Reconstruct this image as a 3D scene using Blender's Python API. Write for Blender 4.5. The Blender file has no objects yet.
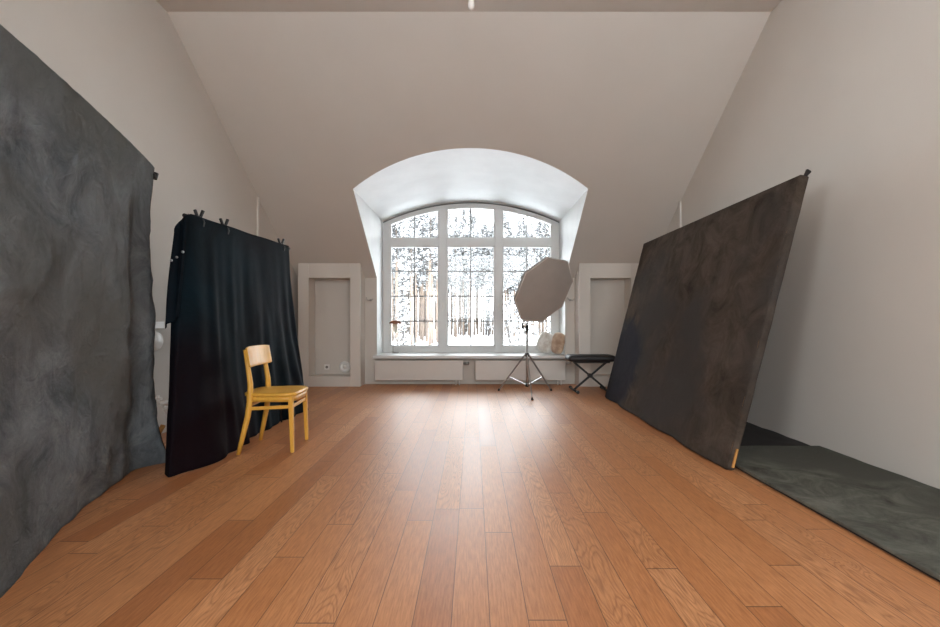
import bpy, math, random
from mathutils import Vector, Matrix, noise
random.seed(7)
S = bpy.context.scene
SIDE=64
COL = S.collection
PI = math.pi

# ------------------------------------------------------------------ helpers
class MB:
    """collects geometry; build() links it as one mesh object"""
    def __init__(s): s.v=[]; s.f=[]; s.m=[]; s.sm=[]
    def add(s, verts, faces, mi=0, smooth=False):
        o=len(s.v); s.v += [tuple(v) for v in verts]
        for f in faces:
            s.f.append([i+o for i in f]); s.m.append(mi); s.sm.append(smooth)
    def box(s, x0,x1,y0,y1,z0,z1, mi=0):
        v=[(x,y,z) for z in (z0,z1) for y in (y0,y1) for x in (x0,x1)]
        s.add(v, [(0,2,3,1),(4,5,7,6),(0,1,5,4),(2,6,7,3),(0,4,6,2),(1,3,7,5)], mi)
    def obox(s, M, dx,dy,dz, mi=0):
        v=[M@Vector((x*dx/2,y*dy/2,z*dz/2)) for z in (-1,1) for y in (-1,1) for x in (-1,1)]
        s.add(v, [(0,2,3,1),(4,5,7,6),(0,1,5,4),(2,6,7,3),(0,4,6,2),(1,3,7,5)], mi)
    def bar(s, a, b, w, t, up=(0,0,1), mi=0, w2=None, t2=None):
        """rectangular bar from a to b, w across, t thick"""
        a=Vector(a); b=Vector(b); d=(b-a).normalized(); u=Vector(up)
        if abs(d.dot(u))>.98: u=Vector((0,1,0))
        x=d.cross(u).normalized(); y=x.cross(d)
        w2=w2 or w; t2=t2 or t
        v=[]
        for c,ww,tt in ((a,w,t),(b,w2,t2)):
            for i,j in ((-1,-1),(1,-1),(1,1),(-1,1)): v.append(c+x*(i*ww/2)+y*(j*tt/2))
        s.add(v,[(3,2,1,0),(4,5,6,7),(0,1,5,4),(1,2,6,5),(2,3,7,6),(3,0,4,7)],mi)
    def tube(s, pts, r, n=10, mi=0, cap=True):
        pts=[Vector(p) for p in pts]
        rs = r if isinstance(r,(list,tuple)) else [r]*len(pts)
        v=[]; prev=None
        for i,p in enumerate(pts):
            d = (pts[min(i+1,len(pts)-1)]-pts[max(i-1,0)]).normalized()
            if prev is None:
                u=Vector((0,0,1)) if abs(d.z)<.9 else Vector((1,0,0))
                x=d.cross(u).normalized()
            else:
                x=(prev-d*prev.dot(d)).normalized()
            prev=x; y=d.cross(x)
            for k in range(n):
                a=2*PI*k/n; v.append(p+(x*math.cos(a)+y*math.sin(a))*rs[i])
        f=[]
        for i in range(len(pts)-1):
            for k in range(n):
                f.append((i*n+k,i*n+(k+1)%n,(i+1)*n+(k+1)%n,(i+1)*n+k))
        s.add(v,f,mi,True)
        if cap:
            o=len(s.v)-len(v)
            s.f.append([o+k for k in range(n)][::-1]); s.m.append(mi); s.sm.append(False)
            s.f.append([o+(len(pts)-1)*n+k for k in range(n)]); s.m.append(mi); s.sm.append(False)
    def lathe(s, prof, M, n=24, mi=0, smooth=True):
        """prof: list of (r, h); spun about M's z"""
        v=[]; f=[]
        for r,h in prof:
            for k in range(n):
                a=2*PI*k/n; v.append(M@Vector((r*math.cos(a), r*math.sin(a), h)))
        for i in range(len(prof)-1):
            for k in range(n):
                f.append((i*n+k,i*n+(k+1)%n,(i+1)*n+(k+1)%n,(i+1)*n+k))
        f.append(tuple(range(n))[::-1]); f.append(tuple((len(prof)-1)*n+k for k in range(n)))
        s.add(v,f,mi,smooth)
    def prism(s, poly, axis, a, b, mi=0):
        """extrude polygon; axis 'x': poly is (y,z); 'y': poly is (x,z); 'z': poly is (x,y)"""
        def P(u,w,t): return {'x':(t,u,w),'y':(u,t,w),'z':(u,w,t)}[axis]
        n=len(poly); v=[P(u,w,a) for u,w in poly]+[P(u,w,b) for u,w in poly]
        f=[tuple(range(n)),tuple(range(n,2*n))[::-1]]+[(i,n+i,n+(i+1)%n,(i+1)%n) for i in range(n)]
        s.add(v,f,mi)
    def grid(s, fn, nu, nv, mi=0, smooth=True):
        v=[fn(i/nu,j/nv) for j in range(nv+1) for i in range(nu+1)]
        f=[(j*(nu+1)+i, j*(nu+1)+i+1, (j+1)*(nu+1)+i+1, (j+1)*(nu+1)+i) for j in range(nv) for i in range(nu)]
        s.add(v,f,mi,smooth)
    def build(s, name, mats, parent=None, bevel=0, solid=0, normals=True, sub=0):
        me=bpy.data.meshes.new(name); me.from_pydata(s.v,[],s.f)
        if not isinstance(mats,(list,tuple)): mats=[mats]
        for m in mats: me.materials.append(m)
        me.polygons.foreach_set('material_index', s.m)
        me.polygons.foreach_set('use_smooth', s.sm)
        me.update()
        if normals:
            import bmesh
            bm=bmesh.new(); bm.from_mesh(me); bmesh.ops.recalc_face_normals(bm, faces=bm.faces[:]); bm.to_mesh(me); bm.free()
        o=bpy.data.objects.new(name,me); COL.objects.link(o)
        if parent:
            o.parent=parent; o.matrix_parent_inverse=parent_world(parent).inverted()
        if solid:
            m=o.modifiers.new('solid','SOLIDIFY'); m.thickness=solid; m.offset=0
        if sub:
            m=o.modifiers.new('sub','SUBSURF'); m.levels=sub; m.render_levels=sub
        if bevel:
            m=o.modifiers.new('bevel','BEVEL'); m.width=bevel; m.segments=2; m.limit_method='ANGLE'
        return o

def parent_world(p):
    M=Matrix.Translation(p.location)@p.rotation_euler.to_matrix().to_4x4()
    return (parent_world(p.parent)@M) if (p.parent) else M

def tag(o,label=None,cat=None,group=None,kind=None):
    if label: o['label']=label
    if cat: o['category']=cat
    if group: o['group']=group
    if kind: o['kind']=kind
    return o
def thing(name,loc,label,cat,group=None,rz=0):
    o=bpy.data.objects.new(name,None); COL.objects.link(o); o.empty_display_size=.1
    o.location=loc; o.rotation_euler=(0,0,rz); return tag(o,label,cat,group)
def struct(o): o['kind']='structure'; return o
def centre(o):
    """move a one-mesh thing's origin to the middle of its base"""
    vs=o.data.vertices
    xs=[v.co.x for v in vs]; ys=[v.co.y for v in vs]; z=min(v.co.z for v in vs)
    c=Vector(((min(xs)+max(xs))/2,(min(ys)+max(ys))/2,z))
    for v in vs: v.co-=c
    o.location=c; return o
def frame(loc, zdir, xdir=(1,0,0)):
    z=Vector(zdir).normalized(); x=Vector(xdir); x=(x-z*x.dot(z)).normalized(); y=z.cross(x)
    M=Matrix((x,y,z)).transposed().to_4x4(); M.translation=Vector(loc); return M
def lin(c): return tuple(((v/255)/12.92 if v/255<=.04045 else ((v/255+.055)/1.055)**2.4) for v in c)

# ------------------------------------------------------------------ materials
def newmat(name):
    m=bpy.data.materials.new(name); m.use_nodes=True; nt=m.node_tree
    return m,nt,nt.nodes,nt.links,nt.nodes['Principled BSDF']
def mat(name,col,rough=.6,metal=0,spec=.5,var=.0,scale=8,bump=0,bscale=60,sheen=0,stretch=(1,1,1),col2=None,mix=(.35,.65),detail=5,coat=0):
    m,nt,N,L,B=newmat(name)
    B.inputs['Roughness'].default_value=rough; B.inputs['Metallic'].default_value=metal
    B.inputs['Specular IOR Level'].default_value=spec
    B.inputs['Sheen Weight'].default_value=sheen; B.inputs['Coat Weight'].default_value=coat
    tc=N.new('ShaderNodeTexCoord'); mp=N.new('ShaderNodeMapping'); mp.inputs['Scale'].default_value=stretch
    L.new(tc.outputs['Object'],mp.inputs[0])
    n=N.new('ShaderNodeTexNoise'); n.inputs['Scale'].default_value=scale; n.inputs['Detail'].default_value=detail
    n.inputs['Roughness'].default_value=.6
    L.new(mp.outputs[0],n.inputs['Vector'])
    cr=N.new('ShaderNodeValToRGB'); c2=col2 or tuple(c*(1-var) for c in col)
    cr.color_ramp.elements[0].color=(*c2,1); cr.color_ramp.elements[1].color=(*col,1)
    cr.color_ramp.elements[0].position=mix[0]; cr.color_ramp.elements[1].position=mix[1]
    L.new(n.outputs['Fac'],cr.inputs[0]); L.new(cr.outputs[0],B.inputs['Base Color'])
    if bump:
        n2=N.new('ShaderNodeTexNoise'); n2.inputs['Scale'].default_value=bscale; n2.inputs['Detail'].default_value=6
        L.new(mp.outputs[0],n2.inputs['Vector'])
        b=N.new('ShaderNodeBump'); b.inputs['Strength'].default_value=bump; b.inputs['Distance'].default_value=.01
        L.new(n2.outputs['Fac'],b.inputs['Height']); L.new(b.outputs[0],B.inputs['Normal'])
    return m

def mat_floor():
    m,nt,N,L,B=newmat('oak_floor')
    def math_(op,a,b=None,c=None):
        n=N.new('ShaderNodeMath'); n.operation=op
        for i,v in enumerate((a,b,c)):
            if v is None: continue
            if isinstance(v,(int,float)): n.inputs[i].default_value=v
            else: L.new(v,n.inputs[i])
        return n.outputs[0]
    g=N.new('ShaderNodeNewGeometry'); sp=N.new('ShaderNodeSeparateXYZ'); L.new(g.outputs['Position'],sp.inputs[0])
    X,Y=sp.outputs[0],sp.outputs[1]
    W=.128
    xr=math_('DIVIDE',math_('ADD',X,.072+W*40),W); row=math_('FLOOR',xr); fx=math_('FRACT',xr)
    wn=N.new('ShaderNodeTexWhiteNoise'); wn.noise_dimensions='1D'; L.new(row,wn.inputs['W'])
    yr=math_('ADD',math_('DIVIDE',Y,1.45),math_('MULTIPLY',wn.outputs['Value'],23)); cl=math_('FLOOR',yr); fy=math_('FRACT',yr)
    cb=N.new('ShaderNodeCombineXYZ'); L.new(row,cb.inputs[0]); L.new(cl,cb.inputs[1])
    w2=N.new('ShaderNodeTexWhiteNoise'); w2.noise_dimensions='3D'; L.new(cb.outputs[0],w2.inputs['Vector'])
    r=w2.outputs['Value']; r2=N.new('ShaderNodeSeparateColor'); L.new(w2.outputs['Color'],r2.inputs[0])
    # grain coordinates, offset per plank
    gv=N.new('ShaderNodeCombineXYZ')
    L.new(math_('ADD',math_('MULTIPLY',X,1),math_('MULTIPLY',r,31)),gv.inputs[0])
    L.new(math_('ADD',math_('MULTIPLY',Y,.075),math_('MULTIPLY',r2.outputs[1],17)),gv.inputs[1])
    n1=N.new('ShaderNodeTexNoise'); n1.inputs['Scale'].default_value=130; n1.inputs['Detail'].default_value=6; n1.inputs['Roughness'].default_value=.65
    L.new(gv.outputs[0],n1.inputs['Vector'])
    # cathedral figure: contour bands of a stretched low-frequency noise
    gv2=N.new('ShaderNodeCombineXYZ')
    L.new(math_('ADD',X,math_('MULTIPLY',r,13)),gv2.inputs[0]); L.new(math_('ADD',math_('MULTIPLY',Y,.16),math_('MULTIPLY',r2.outputs[2],9)),gv2.inputs[1])
    n2=N.new('ShaderNodeTexNoise'); n2.inputs['Scale'].default_value=9; n2.inputs['Detail'].default_value=1.5; n2.inputs['Distortion'].default_value=.3
    L.new(gv2.outputs[0],n2.inputs['Vector'])
    band=math_('ABSOLUTE',math_('SUBTRACT',math_('FRACT',math_('MULTIPLY',n2.outputs['Fac'],26)),.5))   # 0..0.5
    band=math_('MULTIPLY',band,2)
    fig=math_('MULTIPLY',math_('POWER',band,2.5),math_('MULTIPLY',math_('GREATER_THAN',r2.outputs[0],.70),.6))
    cr=N.new('ShaderNodeValToRGB'); e=cr.color_ramp.elements
    e[0].position=0; e[0].color=(*lin((172,112,70)),1); e[1].position=1; e[1].color=(*lin((207,151,107)),1)
    for p,c in ((.22,(184,124,79)),(.5,(190,131,86)),(.78,(196,138,93))):
        x=e.new(p); x.color=(*lin(c),1)
    L.new(r,cr.inputs[0])
    gr=N.new('ShaderNodeValToRGB'); gr.color_ramp.elements[0].position=.36; gr.color_ramp.elements[1].position=.62
    gr.color_ramp.elements[0].color=(.74,.66,.58,1); gr.color_ramp.elements[1].color=(1.05,1.03,1.0,1)
    L.new(n1.outputs['Fac'],gr.inputs[0])
    mx=N.new('ShaderNodeMix'); mx.data_type='RGBA'; mx.blend_type='MULTIPLY'; mx.inputs[0].default_value=1
    L.new(cr.outputs[0],mx.inputs[6]); L.new(gr.outputs[0],mx.inputs[7])
    mf=N.new('ShaderNodeMix'); mf.data_type='RGBA'; mf.blend_type='MULTIPLY'; L.new(fig,mf.inputs[0])
    L.new(mx.outputs[2],mf.inputs[6]); mf.inputs[7].default_value=(.48,.40,.34,1)
    # seams
    ex=math_('MINIMUM',fx,math_('SUBTRACT',1,fx)); ey=math_('MINIMUM',fy,math_('SUBTRACT',1,fy))
    sx=math_('LESS_THAN',ex,.012); sy=math_('LESS_THAN',ey,.0018)
    seam=math_('MAXIMUM',sx,sy)
    ms=N.new('ShaderNodeMix'); ms.data_type='RGBA'; ms.blend_type='MIX'; L.new(math_('MULTIPLY',seam,.75),ms.inputs[0])
    L.new(mf.outputs[2],ms.inputs[6]); ms.inputs[7].default_value=(.05,.022,.01,1)
    L.new(ms.outputs[2],B.inputs['Base Color'])
    ro=math_('ADD',math_('MULTIPLY',n1.outputs['Fac'],.10),math_('ADD',math_('MULTIPLY',r,.05),.33)); L.new(ro,B.inputs['Roughness'])
    B.inputs['Specular IOR Level'].default_value=.7
    h=math_('SUBTRACT',math_('ADD',math_('MULTIPLY',n1.outputs['Fac'],.25),math_('MULTIPLY',r,.25)),math_('ADD',math_('MULTIPLY',seam,1.0),math_('MULTIPLY',fig,.35)))
    b=N.new('ShaderNodeBump'); b.inputs['Strength'].default_value=.35; b.inputs['Distance'].default_value=.0012
    L.new(h,b.inputs['Height']); L.new(b.outputs[0],B.inputs['Normal'])
    return m

def mat_canvas(name,c1,c2,c3,rough=1,fine=.25,sc=2.2,sheen=.0,spec=.06,bd=.006,stain=None):
    """hand painted mottled backdrop cloth"""
    m,nt,N,L,B=newmat(name)
    tc=N.new('ShaderNodeTexCoord')
    n1=N.new('ShaderNodeTexNoise'); n1.inputs['Scale'].default_value=sc; n1.inputs['Detail'].default_value=10; n1.inputs['Roughness'].default_value=.72; n1.inputs['Distortion'].default_value=.8
    n2=N.new('ShaderNodeTexNoise'); n2.inputs['Scale'].default_value=sc*.35; n2.inputs['Detail'].default_value=3
    n3=N.new('ShaderNodeTexNoise'); n3.inputs['Scale'].default_value=420; n3.inputs['Detail'].default_value=2
    n4=N.new('ShaderNodeTexNoise'); n4.inputs['Scale'].default_value=14; n4.inputs['Detail'].default_value=6; n4.inputs['Distortion'].default_value=1.5
    for n in (n1,n2,n3,n4): L.new(tc.outputs['Object'],n.inputs['Vector'])
    cr=N.new('ShaderNodeValToRGB'); e=cr.color_ramp.elements
    e[0].position=.34; e[0].color=(*c1,1); e[1].position=.68; e[1].color=(*c2,1)
    L.new(n1.outputs['Fac'],cr.inputs[0])
    cr2=N.new('ShaderNodeValToRGB'); cr2.color_ramp.elements[0].position=.44; cr2.color_ramp.elements[1].position=.62
    L.new(n2.outputs['Fac'],cr2.inputs[0])
    mx=N.new('ShaderNodeMix'); mx.data_type='RGBA'; L.new(cr2.outputs[0],mx.inputs[0]); L.new(cr.outputs[0],mx.inputs[6]); mx.inputs[7].default_value=(*c3,1)
    L.new(mx.outputs[2],B.inputs['Base Color'])
    if stain:                            # a painted darker patch with its own outline
        vs_=N.new('ShaderNodeVectorMath'); vs_.operation='DISTANCE'; L.new(tc.outputs['Object'],vs_.inputs[0]); vs_.inputs[1].default_value=stain[0]
        ma=N.new('ShaderNodeMath'); ma.operation='MULTIPLY_ADD'; L.new(n1.outputs['Fac'],ma.inputs[0]); ma.inputs[1].default_value=.5; L.new(vs_.outputs['Value'],ma.inputs[2])
        mr=N.new('ShaderNodeMapRange'); L.new(ma.outputs[0],mr.inputs[0]); mr.inputs[1].default_value=stain[1]+.2; mr.inputs[2].default_value=stain[1]+.38; mr.inputs[3].default_value=.85; mr.inputs[4].default_value=0
        m2=N.new('ShaderNodeMix'); m2.data_type='RGBA'; L.new(mr.outputs[0],m2.inputs[0]); L.new(mx.outputs[2],m2.inputs[6]); m2.inputs[7].default_value=(*stain[2],1)
        L.new(m2.outputs[2],B.inputs['Base Color'])
    B.inputs['Roughness'].default_value=rough; B.inputs['Sheen Weight'].default_value=sheen; B.inputs['Specular IOR Level'].default_value=spec
    ad=N.new('ShaderNodeMath'); ad.operation='MULTIPLY_ADD'; L.new(n4.outputs['Fac'],ad.inputs[0]); ad.inputs[1].default_value=2.5; L.new(n3.outputs['Fac'],ad.inputs[2])
    b=N.new('ShaderNodeBump'); b.inputs['Strength'].default_value=fine; b.inputs['Distance'].default_value=bd
    L.new(ad.outputs[0],b.inputs['Height']); L.new(b.outputs[0],B.inputs['Normal'])
    return m

def mat_glass():
    m=bpy.data.materials.new('window_glass'); m.use_nodes=True; nt=m.node_tree; N=nt.nodes; L=nt.links
    N.remove(N['Principled BSDF']); o=N['Material Output']
    t=N.new('ShaderNodeBsdfTransparent'); t.inputs[0].default_value=(.97,.985,.98,1)
    g=N.new('ShaderNodeBsdfGlossy'); g.inputs['Roughness'].default_value=.02
    lw=N.new('ShaderNodeFresnel'); lw.inputs[0].default_value=1.45
    x=N.new('ShaderNodeMixShader'); L.new(lw.outputs[0],x.inputs[0]); L.new(t.outputs[0],x.inputs[1]); L.new(g.outputs[0],x.inputs[2]); L.new(x.outputs[0],o.inputs[0])
    return m

M_WALL=mat('greige_paint',(.60,.558,.510),.85,var=.03,scale=1.5,bump=.12,bscale=180)
M_NICHE=mat('pale_greige_paint',(.65,.607,.557),.7,var=.03,scale=2,bump=.06,bscale=150)
M_REV=mat('white_reveal_plaster',(.80,.82,.82),.55,var=.07,scale=2.5,bump=.25,bscale=4,spec=.4)
M_FLOOR=mat_floor()
M_PVC=mat('white_window_frame',(.70,.70,.69),.4,var=.02)
M_GASK=mat('grey_gasket',(.16,.17,.17),.6,var=.1)
M_SILL=mat('white_sill',(.70,.71,.71),.35,var=.02,coat=.2)
M_GLASS=mat_glass()
M_RAD=mat('radiator_enamel',(.66,.625,.585),.35,var=.02,coat=.2)
M_METAL=mat('brushed_steel',(.55,.55,.55),.32,metal=1,var=.1,scale=20)
M_ALU=mat('stand_grey_metal',(.42,.40,.38),.35,metal=.6,var=.1,scale=20)
M_BLK=mat('black_metal',(.018,.016,.017),.4,metal=.3,var=.2,scale=30)
M_BPL=mat('black_plastic',(.015,.015,.016),.45,var=.2,scale=30)
M_VINYL=mat('black_vinyl',(.012,.010,.011),.5,var=.2,bump=.2,bscale=220)
M_WHITE=mat('white_plastic',(.78,.76,.73),.4,var=.03)
M_LEFTC=mat_canvas('grey_blue_canvas',lin((110,117,122)),lin((176,184,190)),lin((134,137,136)),fine=1.0,sc=3.0,bd=.02)
M_RIGHTC=mat_canvas('brown_canvas',lin((66,57,50)),lin((108,96,86)),lin((80,75,72)),fine=.9,sc=3.5,bd=.015,stain=((1.80,5.55,.42),.55,lin((54,57,66))))
M_MAT=mat_canvas('grey_green_mat',lin((80,80,73)),lin((136,136,126)),lin((98,97,90)),fine=.9,sc=4,bd=.012)
M_CURT=mat_canvas('black_teal_velvet',(.003,.005,.007),(.005,.014,.021),(.008,.004,.006),fine=.12,sc=1.5,sheen=.0,rough=.75,spec=.06)
M_DARK=mat('dark_parts_and_shade',(.014,.010,.010),.8,var=.2)
M_YEL=mat('honey_yellow_wood',lin((228,172,70)),.4,var=.15,scale=3,stretch=(14,14,1.2),bump=.05,bscale=40,coat=.1,mix=(.3,.7))
M_WOOD=mat('raw_pine_wood',lin((196,140,74)),.6,var=.3,scale=3,stretch=(10,10,1))
M_DIFF=mat('diffuser_cloth',(.44,.40,.365),.75,var=.06,scale=6,bump=.2,bscale=12)
M_FUR=mat('cream_fur',(.80,.76,.70),.95,col2=(.52,.43,.34),scale=9,mix=(.3,.55),bump=.9,bscale=70,sheen=.6)
M_TAN=mat('tan_brown_cushion',(.62,.46,.33),.9,col2=(.36,.22,.15),scale=7,mix=(.35,.6),bump=.6,bscale=60,sheen=.4)
M_TERRA=mat('reddish_brown_enamel',(.30,.12,.07),.5,var=.2)
M_BULB=mat('frosted_bulb',(.80,.74,.62),.3,var=.03)
M_SNOW=mat('snow',(.86,.88,.90),.8,var=.05,scale=.4,bump=.1,bscale=3)
M_BARK=mat('grey_bark',(.085,.075,.07),.9,var=.5,scale=2,stretch=(1,1,.3))
M_PBARK=mat('pine_bark',(.21,.155,.115),.9,var=.5,scale=1.5,stretch=(1,1,.25),col2=(.10,.08,.07))
M_NEED=mat('dark_needles',(.085,.083,.082),.9,var=.5,scale=2)
M_OUT=mat('outer_render',(.5,.5,.5),.9,var=.05)

# ------------------------------------------------------------------ room shell
XW=2.67; XWL=-2.74; YB=7.03; YR=-2.6; ZC=3.76; YC=4.03; ZK=1.656; K=(ZC-ZK)/(YB-YC)
XL,XR=-1.50,1.44; XC=(XL+XR)/2; HW=(XR-XL)/2; YWIN=7.56; SPR=2.64; RISE=.33; ZS=.455
def slope(y): return ZK+(YB-y)*K
def yslope(z): return YB-(z-ZK)/K
R_ARC=(HW*HW+RISE*RISE)/(2*RISE)
def arcz(x,dz=0,hw=None): return SPR+dz+math.sqrt(max(0,R_ARC**2-(x-XC)**2))-(R_ARC-RISE)
b=MB(); b.add([(XWL,YR,0),(XW,YR,0),(XW,YB,0),(XWL,YB,0)],[(0,1,2,3)]); struct(b.build('floor',M_FLOOR,normals=False))
b=MB(); b.add([(XWL,YR,ZC),(XW,YR,ZC),(XW,YC,ZC),(XWL,YC,ZC)],[(3,2,1,0)]); struct(b.build('ceiling',M_WALL,normals=False))
b=MB(); b.add([(XW,YR,0),(XW,YB,0),(XW,YB,ZK),(XW,YC,ZC),(XW,YR,ZC)],[(0,1,2,3,4)]); struct(b.build('wall_right',M_WALL,normals=False))
la,lb_,lc,ld=-2.25,-.95,.7,2.3
b=MB(); x=XWL
b.add([(x,lb_,0),(x,YB,0),(x,YB,ZK),(x,YC,ZC),(x,lb_,ZC)],[(4,3,2,1,0)])
b.add([(x,YR,0),(x,la,0),(x,la,ZC),(x,YR,ZC)],[(3,2,1,0)]); b.add([(x,la,0),(x,lb_,0),(x,lb_,lc),(x,la,lc)],[(3,2,1,0)]); b.add([(x,la,ld),(x,lb_,ld),(x,lb_,ZC),(x,la,ZC)],[(3,2,1,0)])
struct(b.build('wall_left',M_WALL,normals=False))
b=MB()
for y in (la,(la+lb_)/2-.03,lb_-.06): b.box(x-.08,x-.02,y,y+.06,lc,ld)
for z in (lc,ld-.06): b.box(x-.08,x-.02,la,lb_,z,z+.06)
wl=struct(b.build('window_3',M_PVC)); b=MB(); b.box(x-.055,x-.05,la,lb_,lc,ld); b.build('pane',M_GLASS,wl)
# sloping ceiling with the dormer cut out
b=MB(); NS=36
xs=[XL+(XR-XL)*i/NS for i in range(NS+1)]
def q(p): b.add(p,[tuple(range(len(p)))])
for x0,x1 in ((XWL,XL),(XR,XW)):
    q([(x0,YB,ZK),(x1,YB,ZK),(x1,YC,ZC),(x0,YC,ZC)])
for i in range(NS):
    z0,z1=arcz(xs[i]),arcz(xs[i+1])
    q([(xs[i],yslope(z0),z0),(xs[i+1],yslope(z1),z1),(xs[i+1],YC,ZC),(xs[i],YC,ZC)])
struct(b.build('ceiling_slope',M_WALL,normals=False))
# dormer: reveal cheeks and vaulted lining
b=MB(); b.add([p for x,z in ((x,arcz(x)) for x in xs) for p in ((x,yslope(z),z),(x,YWIN+.12,z))],
      [(2*i,2*i+1,2*i+3,2*i+2) for i in range(NS)],0,True)
struct(b.build('ceiling_vault',M_REV,normals=False))
for nm,x in (('wall_dormer_left',XL),('wall_dormer_right',XR)):
    b=MB(); b.add([(x,YB,ZS-.5),(x,YWIN+.12,ZS-.5),(x,YWIN+.12,SPR),(x,yslope(SPR),SPR),(x,YB,ZK)],[(0,1,2,3,4)]); struct(b.build(nm,M_REV,normals=False))
# knee wall
b=MB()
b.box(XWL,XL-.004,YB,YB+.1,0,ZK); b.box(XR+.004,XW,YB,YB+.1,0,ZK); b.box(XL-.003,XR+.003,YB,YB+.1,0,ZS-.02)
struct(b.build('wall_back',M_WALL))
b=MB(); b.box(XL,XR,YWIN-.02,YWIN+.12,0,ZS); struct(b.build('wall_parapet',M_OUT))
# niches: boxed-out surrounds either side of the window
YN=6.75; zt=slope(YN)
def niche(n,xa,xb,oa,ob):
    prof=[(YN,0),(YB,0),(YB,ZK),(YN,zt)]
    b=MB(); b.prism(prof,'x',xa,oa); b.prism(prof,'x',ob,xb)
    b.prism([(YN,1.63),(YB,1.63),(YB,ZK),(YN,zt)],'x',oa,ob); b.box(oa,ob,YN,YB,0,.153)
    struct(b.build('trim_%d'%n,M_NICHE,bevel=.004))
niche(1,-2.625,-1.688,-2.465,-1.844); niche(2,1.59,XW,1.763,2.369)
# thin upright strips on the side walls
for n,x0,x1 in ((3,XWL,XWL+.022),(4,XW-.022,XW)):
    b=MB(); yy=5.70 if x0<0 else 5.76; b.box(x0,x1,yy,yy+.04,0,slope(yy+.04)-.002); struct(b.build('trim_%d'%n,M_NICHE))

# rear wall (behind the camera) with a daylight window of its own
RZ0,RZ1=1.0,3.6
RW=[(-.9,2.55)]
b=MB(); b.box(XWL,XW,YR-.15,YR,0,RZ0); b.box(XWL,XW,YR-.15,YR,RZ1,ZC)
for x0,x1 in ((XWL,RW[0][0]),(RW[-1][1],XW)): b.box(x0,x1,YR-.15,YR,RZ0,RZ1)
struct(b.build('wall_rear',M_WALL))
for k,(rx0,rx1) in enumerate(RW):
    w2=MB()
    for x in (rx0,(rx0+rx1)/2-.03,rx1-.06): w2.box(x,x+.06,YR-.11,YR-.05,RZ0,RZ1)
    for z in (RZ0,RZ1-.06): w2.box(rx0,rx1,YR-.11,YR-.05,z,z+.06)
    w2o=struct(w2.build('window_%d'%(k+2),M_PVC))
    b=MB(); b.box(rx0,rx1,YR-.085,YR-.08,RZ0,RZ1); b.build('pane',M_GLASS,w2o)

# ------------------------------------------------------------------ arched window
Y0,Y1=YWIN-.035,YWIN+.035
def archbar(b,x0,x1,d0,d1,y0,y1,n=40):
    """band following the arch between offsets d0 (top) and d1 (bottom)"""
    X=[x0+(x1-x0)*i/n for i in range(n+1)]; v=[]
    for x in X:
        v += [(x,y0,arcz(x)-d0),(x,y1,arcz(x)-d0),(x,y1,arcz(x)-d1),(x,y0,arcz(x)-d1)]
    f=[]
    for i in range(n):
        for k in range(4): f.append((4*i+k,4*i+(k+1)%4,4*i+4+(k+1)%4,4*i+4+k))
    f += [(0,1,2,3),(4*n+3,4*n+2,4*n+1,4*n)]
    b.add(v,f)
GB,TB,TT=.563,2.235,2.37            # glass bottom, transom bottom and top
gx=[(-1.387,-.572),(-.440,.366),(.492,1.318)]
b=MB()
b.box(XL,gx[0][0],Y0,Y1,ZS,arcz(gx[0][0])-.03); b.box(gx[2][1],XR,Y0,Y1,ZS,arcz(gx[2][1])-.03)
b.box(gx[0][1],gx[1][0],Y0,Y1,ZS,arcz(-.5)-.05); b.box(gx[1][1],gx[2][0],Y0,Y1,ZS,arcz(.43)-.05)
b.box(XL,XR,Y0+.002,Y1-.002,ZS,GB); b.box(XL,XR,Y0+.002,Y1-.002,TB,TT)
archbar(b,XL,XR,.012,.10,Y0-.001,Y1)
wf=struct(b.build('window_1',M_PVC,bevel=.004))
b=MB(); archbar(b,XL,XR,-.001,.02,Y0-.012,Y0+.02); b.build('gasket',M_GASK,wf)
b=MB()
for (a,c) in gx:                    # slimmer sash steps inside each light
    for u,w in ((a,a+.02),(c-.02,c)): b.box(u,w,Y0+.02,Y1-.01,GB,TB); b.box(u,w,Y0+.02,Y1-.01,TT,arcz(u if u<XC else w)-.09)
    b.box(a,c,Y0+.02,Y1-.01,GB,GB+.015); b.box(a,c,Y0+.02,Y1-.01,TB-.015,TB); b.box(a,c,Y0+.02,Y1-.01,TT,TT+.015)
b.build('sash',M_PVC,wf)
b=MB()
for (a,c) in gx:
    m_=(a+c)/2
    b.box(m_-.010,m_+.010,YWIN-.012,YWIN+.012,GB,TB); b.box(m_-.010,m_+.010,YWIN-.012,YWIN+.012,TT,arcz(m_)-.09)
    for k in (1,2,3):
        z=GB+(TB-GB)*k/4; b.box(a,c,YWIN-.011,YWIN+.011,z-.010,z+.010)
b.build('glazing_bar',mat('grey_glazing_bar',(.27,.27,.27),.5,var=.05),wf)
for i,(a,c) in enumerate(gx):
    b=MB(); b.box(a-.01,c+.01,YWIN+.014,YWIN+.018,GB-.01,TB+.01); b.build('pane',M_GLASS,wf)
    n=10; pts=[(a-.01,TT-.01)]+[(a-.01+(c-a+.02)*(1-k/n) if False else c+.01-(c-a+.02)*k/n, arcz(c+.01-(c-a+.02)*k/n)-.08) for k in range(n+1)]
    pts=[(a-.01,TT-.01),(c+.01,TT-.01)]+[(c+.01-(c-a+.02)*k/n, arcz(c+.01-(c-a+.02)*k/n)-.08) for k in range(n+1)]
    b=MB(); b.prism(pts,'y',YWIN+.014,YWIN+.018); b.build('pane',M_GLASS,wf)
b=MB()
for x,z in ((-.505,1.25),(.43,1.25)):
    b.box(x-.014,x+.014,Y0-.012,Y0,z-.035,z+.035); b.box(x-.009,x+.009,Y0-.04,Y0-.012,z-.008,z+.008); b.box(x-.009,x+.009,Y0-.045,Y0-.032,z-.10,z+.008)
b.build('handle',M_WHITE,wf,bevel=.003)
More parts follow.
